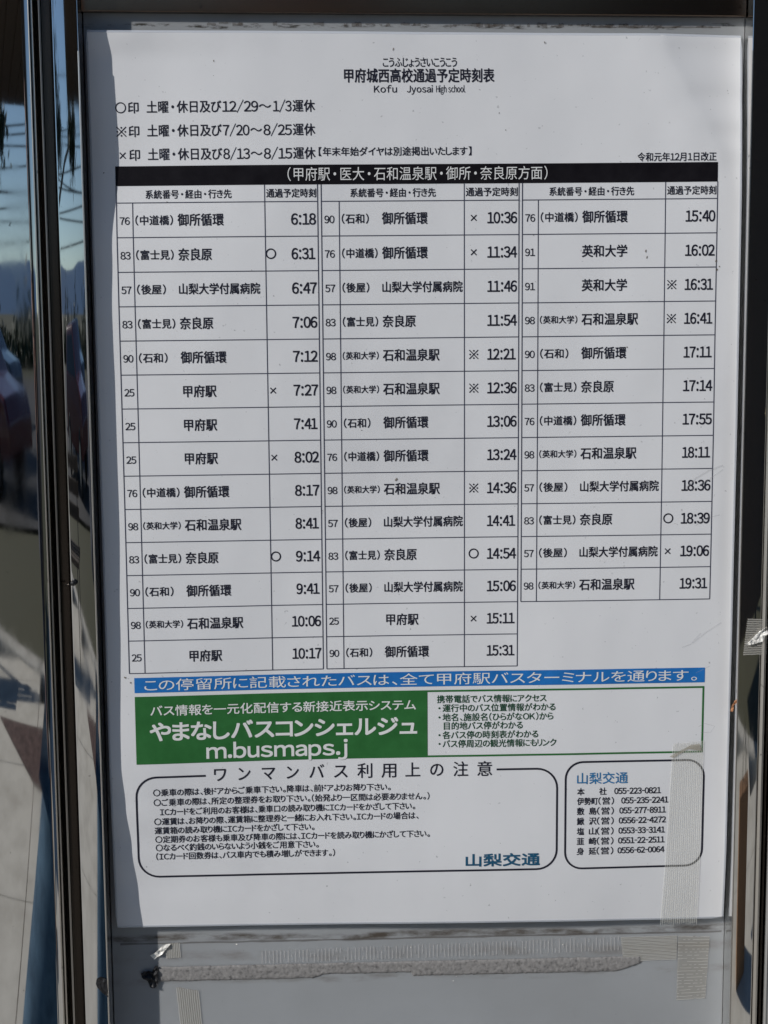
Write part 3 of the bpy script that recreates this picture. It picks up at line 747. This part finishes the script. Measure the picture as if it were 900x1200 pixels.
# pavement slabs with recessed joints, kerb along a slanting line
bm = bmesh.new()
def kerb_y(x): return -6.1 + (x + 1.4) * .62
x = -9.0
while x < 9:
    y = 3.0
    while y > kerb_y(x) - .1 and y > -14:
        y1 = max(y - 1.2, kerb_y(x + .6) + .2)
        if y - y1 > .15: box_m(bm, x + .004, x + 1.196, y1 + .004, y - .004, -.12, random.uniform(-.001, .001))
        y -= 1.2
    x += 1.2
o = bm_obj('pavement', bm, M_conc); o['kind'] = 'structure'
for k in range(14):
    x = -9 + k * 1.2
    bm = bmesh.new(); box_m(bm, 0, 1.39, -.09, .09, -.12, .02); o = bm_obj('kerb', bm, ground_mat('kerb_concrete', [(.3, (.42, .40, .36)), (.6, (.55, .53, .48))], 6) if k == 0 else bpy.data.materials['kerb_concrete'], None, bevel=.01)
    o.location = (x, kerb_y(x), 0); o.rotation_euler.z = math.atan(.62); o['kind'] = 'structure'
sheetq('tactile_paving', [[(-1.25, -4.75), (.4, -4.55), (.4, -3.4), (-.6, -4.0)]], .006, M_tact)

# mountain ridge
vs, fs = [], []
n = 160
for i in range(n + 1):
    a = math.radians(-70 + 220 * i / n) + math.pi
    d = 2200; x, y = d * math.sin(a * 1), d * math.cos(a * 1)
    h = 35 + 60 * (noise.noise(Vector((i / 17, 0, 1))) + .9) + 7 * noise.noise(Vector((i / 4, 3, 1)))
    for k, f in enumerate((0, .5, 1)): vs.append((x * (1 + .25 * f), y * (1 + .25 * f), -5 + h * f))
for i in range(n):
    for k in range(2):
        a = i * 3 + k; fs.append((a, a + 1, a + 4, a + 3))
o = mesh_obj('mountains', vs, fs, M_hill, smooth=True); o['kind'] = 'structure'

def leaves(name, pts, size, m, parent=None):
    vs, fs = [], []
    for c, s in pts:
        q = Vector((random.gauss(0, 1), random.gauss(0, 1), random.gauss(0, 1))).normalized(); t = q.orthogonal().normalized(); b2 = q.cross(t)
        o = len(vs); l = size * s
        vs += [c - t * l, c + b2 * l * .4, c + t * l, c - b2 * l * .4]; fs.append((o, o + 1, o + 2, o + 3))
    return mesh_obj(name, vs, fs, m, parent)
def tube(name, pts, r, m, parent=None, seg=8):
    vs, fs = [], []
    pts = [Vector(p) for p in pts]; n = len(pts)
    for i, p in enumerate(pts):
        t = (pts[min(i + 1, n - 1)] - pts[max(i - 1, 0)]).normalized(); u = t.orthogonal().normalized(); v = t.cross(u)
        rr = r[i] if isinstance(r, (list, tuple)) else r
        vs += [p + (u * math.cos(k * math.tau / seg) + v * math.sin(k * math.tau / seg)) * rr for k in range(seg)]
    for i in range(n - 1):
        for k in range(seg): fs.append((i * seg + k, i * seg + (k + 1) % seg, (i + 1) * seg + (k + 1) % seg, (i + 1) * seg + k))
    fs += [tuple(range(seg - 1, -1, -1)), tuple((n - 1) * seg + k for k in range(seg))]
    return mesh_obj(name, vs, fs, m, parent, smooth=True)

# hedge and tree
pts = []
for _ in range(6000):
    x = random.uniform(-32, 20); pts.append((Vector((x, -46 + random.gauss(0, .8) + .05 * x, abs(random.gauss(0, 1)) * .8 * (1 + .4 * math.sin(x)) - .2)), random.uniform(.6, 1.4)))
tag(leaves('hedge', pts, .28, M_leaf), 'dark hedge across the road, mirrored low in the steel', 'hedge')
tr = tag(empty('tree', (-9.5, -20, -.16)), 'dark tree beyond the road, mirrored in the left post', 'tree')
adopt(tube('trunk', [(-9.5, -20, -.16), (-9.4, -20, 1.8), (-9.1, -20, 3.6), (-8.6, -20, 5.2)], [.24, .19, .14, .06], M_bark), tr)
pts = []
for (x, y, z, r) in ((-4.5, -19.5, 3.75, .75), (-3.9, -19.5, 3.6, .7), (-3.4, -19.5, 3.8, .45), (-9.3, -20, 4.4, 1.4), (-8.0, -20, 3.9, .8), (-9.8, -20.5, 5.2, 1.5), (-10.5, -20, 3.9, 1.2)):
    for _ in range(int(700 * r)):
        d = Vector((random.gauss(0, 1), random.gauss(0, 1), random.gauss(0, .6))) * r * .45
        pts.append((Vector((x, y, z)) + d, random.uniform(.6, 1.3)))
c = leaves('crown', pts, .13, M_leaf); adopt(c, tr)
for e in ((-3.6, -19.5, 3.75), (-7.6, -19.6, 4.0), (-10.6, -20, 4.2), (-9.8, -20.4, 5.3)):
    adopt(tube('branch', [(-9.2, -20, 2.9), tuple((Vector((-9.2, -20, 2.9)) + Vector(e)) / 2 + Vector((0, 0, .15))), e], [.09, .06, .02], M_bark), tr)

# overhead wires between two poles
wr = tag(empty('utility_wires', (0, -26, 0)), 'sagging overhead wires between two poles, mirrored against the blue sky', 'wires')
for k, (h, sag, dy) in enumerate(((6.4, .9, 0), (5.8, 1.1, .4), (5.2, .9, .2), (4.7, .7, .5), (4.3, .8, .1), (3.9, .6, .3), (3.5, .5, 0), (3.1, .4, .4), (4.95, 1.4, .7), (6.1, 1.5, .9))):
    P_ = [(-22 + 40 * i / 24, -26 - dy - i * .05, h + 1.0 * (i / 24 - .5) * (.6 if k % 2 else -.3) - sag * (1 - (i / 12 - 1) ** 2)) for i in range(25)]
    adopt(tube('wire', P_, .022, M_dark, seg=5), wr)
for x in (-22, 18): adopt(tube('pole', [(x, -26.3, -.16), (x, -26.4, 7.4)], [.16, .11], M_conc, seg=12), wr)

# red car parked beyond the kerb
def car(loc, rot, body, label):
    r = tag(empty('parked_car', (0, 0, 0)), label, 'car')
    pr = [(-2.05, .35), (-2.1, .75), (-1.95, 1.0), (-1.5, 1.42), (.1, 1.46), (.9, 1.0), (1.9, .85), (2.1, .65), (2.1, .35)]
    bm = bmesh.new()
    rows = []
    for y, s in ((-.84, .0), (-.80, .03), (0, .05), (.80, .03), (.84, 0)):
        rows.append([bm.verts.new((x * (1 - (.02 if abs(y) > .8 else 0)), y * (1 - max(0, z - .95) * .28), z + s)) for x, z in pr])
    for a, b2 in zip(rows, rows[1:]):
        for i in range(len(pr)): j = (i + 1) % len(pr); bm.faces.new((a[i], a[j], b2[j], b2[i]))
    bm.faces.new(rows[0]); bm.faces.new(list(reversed(rows[-1])))
    bm_obj('body', bm, body, r, bevel=.03)
    g = mat('car_glass', (.02, .025, .03), .05) if 'car_glass' not in bpy.data.materials else bpy.data.materials['car_glass']
    for s in (-1, 1):
        v = [(-1.72, 1.02), (-1.38, 1.36), (-.0, 1.39), (.72, 1.02)]
        mesh_obj('side_window', [(x, s * (.845 * (1 - max(0, z - .95) * .28) + .006), z) for x, z in v], [(0, 1, 2, 3)], g, r)
    for x in (-1.35, 1.3):
        for s in (-.78, .78):
            bm = bmesh.new(); bmesh.ops.create_cone(bm, cap_ends=True, segments=24, radius1=.31, radius2=.31, depth=.2, matrix=Matrix.Translation((x, s, .31)) @ Matrix.Rotation(math.pi / 2, 4, 'X'))
            wl = bm_obj('wheel', bm, M_black, r, bevel=.02)
            bm = bmesh.new(); bmesh.ops.create_cone(bm, cap_ends=True, segments=16, radius1=.19, radius2=.16, depth=.21, matrix=Matrix.Translation((x, s * 1.01, .31)) @ Matrix.Rotation(math.pi / 2, 4, 'X'))
            bm_obj('rim', bm, M_steel_edge, wl)
    r.location = loc; r.rotation_euler.z = rot; return r
M_red = mat('dark_red_paint', (.10, .012, .015), .25, Coat_Weight=.6); M_sil = mat('dark_blue_paint', (.03, .04, .06), .25, Coat_Weight=.6)
car((-3.6, -13.6, -.12), .5, M_red, 'dark red car parked beyond the kerb, mirrored in the left post')
car((-5.0, -22.0, -.12), .35, M_sil, 'dark blue car across the road, mirrored in the left frame')

# made-up paper bag, added for a brown reflection in the right frame
bg_ = tag(empty('reflection_bag', (1.06, -2.5, 0)), 'made-up brown paper bag, added for the brown reflection low in the right frame', 'bag')
bm = bmesh.new(); vv = box_m(bm, -.17, .17, -.09, .09, .0, .42); [setattr(v, 'co', Vector((v.co.x * 1.08, v.co.y * .7, v.co.z))) for v in vv if v.co.z > .2]
bm_obj('bag_body', bm, mat('kraft_paper', (.24, .13, .065), .8), bg_, bevel=.006)
for y in (-.06, .06): tube('handle', [(-.07, y, .42), (-.06, y, .5), (0, y, .54), (.06, y, .5), (.07, y, .42)], .006, M_dark, bg_, 6)
# slatted bench, added to cast a striped shadow on the pavement
bn = tag(empty('shadow_bench', (-2.55, -5.55, 0)), 'slatted bench added left behind the photographer to cast a striped shadow', 'bench')
for k in range(5):
    bm = bmesh.new(); box_m(bm, -.9, .9, -.22 + k * .1, -.15 + k * .1, .42, .45); bm_obj('seat_slat', bm, M_bark, bn, bevel=.004)
for k in range(3):
    bm = bmesh.new(); box_m(bm, -.9, .9, -.28, -.25, .55 + k * .11, .62 + k * .11); bm_obj('back_slat', bm, M_bark, bn, bevel=.004)
for x in (-.75, .75):
    for y in (-.28, .2):
        bm = bmesh.new(); box_m(bm, x - .02, x + .02, y - .02, y + .02, .0, .42 if y > 0 else .85); bm_obj('leg', bm, M_dark, bn, bevel=.003)

# shelter roof on posts, above and behind the photographer
rf = tag(empty('bus_shelter', (.93, -3.9, 0)), 'dark brown shelter roof on posts above the photographer, mirrored black in the steel', 'shelter')
for k in range(20):
    x0 = -1.9 + k * .205
    bm = bmesh.new(); box_m(bm, x0, x0 + .195, -4.6, 1.3, 2.60, 2.63); bm_obj('roof_board', bm, M_roof, rf)
bm = bmesh.new(); box_m(bm, -1.95, 2.25, -4.65, 1.35, 2.64, 2.74); bm_obj('roof_cover', bm, M_dark, rf)
for x, y in ((2.15, -1.2), (2.1, 1.2), (2.1, -3.6), (.9, -3.6)):
    bm = bmesh.new(); box_m(bm, x - .05, x + .05, y - .05, y + .05, 0, 2.6); bm_obj('post', bm, M_dark, rf, bevel=.004)
bm = bmesh.new(); box_m(bm, -.45, 1.9, .75, .79, .62, 2.6); bm_obj('added_dark_panel', bm, M_roof, rf)  # board added so that the right frame mirrors dark
rf.rotation_euler.z = math.radians(-13.5)

# ------------------------------------------------------------------ the photographer (mirrored in the left post)
def skinned(name, joints, edges, m, parent=None, sub=2, root_i=0):
    me = bpy.data.meshes.new(name); me.from_pydata([j[0] for j in joints], edges, [])
    o = bpy.data.objects.new(name, me); C.objects.link(o)
    md = o.modifiers.new('skin', 'SKIN'); md.use_smooth_shade = True
    for i, j in enumerate(joints):
        sv = me.skin_vertices[0].data[i]; r = j[1]; sv.radius = (r, r) if not isinstance(r, tuple) else r; sv.use_root = (i == root_i)
    s = o.modifiers.new('sub', 'SUBSURF'); s.levels = sub; s.render_levels = sub
    me.materials.append(m)
    if parent: o.parent = parent
    return o
M_jean = mat('blue_denim', (.03, .085, .17), .85, 0, .2); nz, cr, mp = noise_col(M_jean, [(.3, (.022, .05, .085)), (.65, (.07, .13, .19))], s=14, detail=8)
M_jack = mat('dark_jacket', (.02, .025, .04), .8); M_skin = mat('skin', (.55, .33, .24), .5, Subsurface_Weight=.1); M_hair = mat('black_hair', (.01, .009, .008), .5)
pe = tag(empty('person', (.085, -1.08, 0)), 'person in blue jeans and dark jacket raising a camera, mirrored in the steel', 'person')
# one continuous body: pelvis, legs, spine, neck, head, arms
J = [((0, 0, .93), (.17, .13)), ((-.11, .0, .86), (.12, .12)), ((-.29, .04, .50), (.09, .09)), ((-.36, .0, .10), (.055, .055)), ((-.37, .12, .04), (.05, .035)),
     ((.11, 0, .86), (.12, .12)), ((.15, .03, .50), (.085, .085)), ((.17, 0, .10), (.055, .055)), ((.18, .12, .04), (.05, .035)),
     ((0, 0, 1.12), (.15, .11)), ((0, -.02, 1.34), (.17, .12)), ((0, -.01, 1.47), (.06, .06)), ((0, .02, 1.54), (.055, .06)), ((0, .03, 1.63), (.08, .1)), ((0, .03, 1.72), (.06, .08)),
     ((-.14, -.02, 1.40), (.06, .06)), ((-.15, .06, 1.15), (.045, .045)), ((-.10, .20, 1.34), (.034, .034)), ((-.04, .255, 1.435), (.028, .028)),
     ((.18, -.02, 1.40), (.06, .06)), ((.25, .02, 1.16), (.045, .045)), ((.19, .20, 1.36), (.034, .034)), ((.136, .255, 1.435), (.028, .028))]
E_b = [(0, 1), (1, 2), (2, 3), (3, 4), (0, 5), (5, 6), (6, 7), (7, 8), (0, 9), (9, 10), (10, 11), (11, 12), (12, 13), (13, 14), (10, 15), (15, 16), (16, 17), (17, 18), (10, 19), (19, 20), (20, 21), (21, 22)]
skinned('body', J, E_b, M_skin, pe)
grow = lambda r, g: (r[0] + g, r[1] + g)
skinned('jeans', [(J[i][0], grow(J[i][1], .022)) for i in (0, 1, 2, 3, 5, 6, 7)], [(0, 1), (1, 2), (2, 3), (0, 4), (4, 5), (5, 6)], M_jean, pe)
skinned('jacket', [((0, 0, .88), (.20, .16))] + [(J[i][0], grow(J[i][1], .022)) for i in (9, 10, 15, 16, 17, 19, 20, 21)], [(0, 1), (1, 2), (2, 3), (3, 4), (4, 5), (2, 6), (6, 7), (7, 8)], M_jack, pe)
skinned('hair', [((0, .0, 1.70), (.088, .1)), ((0, -.02, 1.76), (.075, .08)), ((0, -.035, 1.62), (.08, .06))], [(0, 1), (0, 2)], M_hair, pe)
for s in (-1, 1):
    bm = bmesh.new(); bmesh.ops.create_uvsphere(bm, u_segments=16, v_segments=10, radius=1, matrix=Matrix.Translation(((-.375, .18)[s > 0], .07, .045)) @ Matrix.Diagonal((.055, .14, .045, 1))); bm_obj('shoe', bm, M_black, pe, True)
    for k in range(5):     # fingers round the camera
        z = 1.475 - k * .017; a = (s * .088, .258, 1.445 - k * .006)
        pts = [a, (s * .072, .305, z), (s * .056, .318, z), (s * .040, .316, z)] if k < 4 else [a, (s * .075, .262, 1.415), (s * .055, .268, 1.408), (s * .04, .272, 1.408)]
        pts = [(q[0] + .0475, q[1], q[2]) for q in pts]
        skinned('finger', [(q, (.0085, .0085)) for q in pts], [(0, 1), (1, 2), (2, 3)], M_skin, pe, 1)
    bm = bmesh.new(); bmesh.ops.create_uvsphere(bm, u_segments=10, v_segments=8, radius=.013, matrix=Matrix.Translation((s * .032, .118, 1.645))); bm_obj('eye', bm, M_white, pe, True)
bm = bmesh.new(); bmesh.ops.create_cone(bm, segments=10, radius1=.018, radius2=.006, depth=.045, cap_ends=True, matrix=Matrix.Translation((0, .135, 1.615))); bm_obj('nose', bm, M_skin, pe, True)
hc = tag(empty('camera_body', (.1075, -.785, 1.453)), 'small black camera held up by the photographer', 'camera')
bm = bmesh.new(); box_m(bm, -.055, .055, -.02, .014, -.032, .032); bm_obj('housing', bm, M_black, hc, bevel=.005)
bm = bmesh.new(); bmesh.ops.create_cone(bm, segments=24, radius1=.026, radius2=.024, depth=.02, cap_ends=True, matrix=Matrix.Translation((0, .024, 0)) @ Matrix.Rotation(math.pi / 2, 4, 'X')); bm_obj('lens_ring', bm, M_dark, hc)
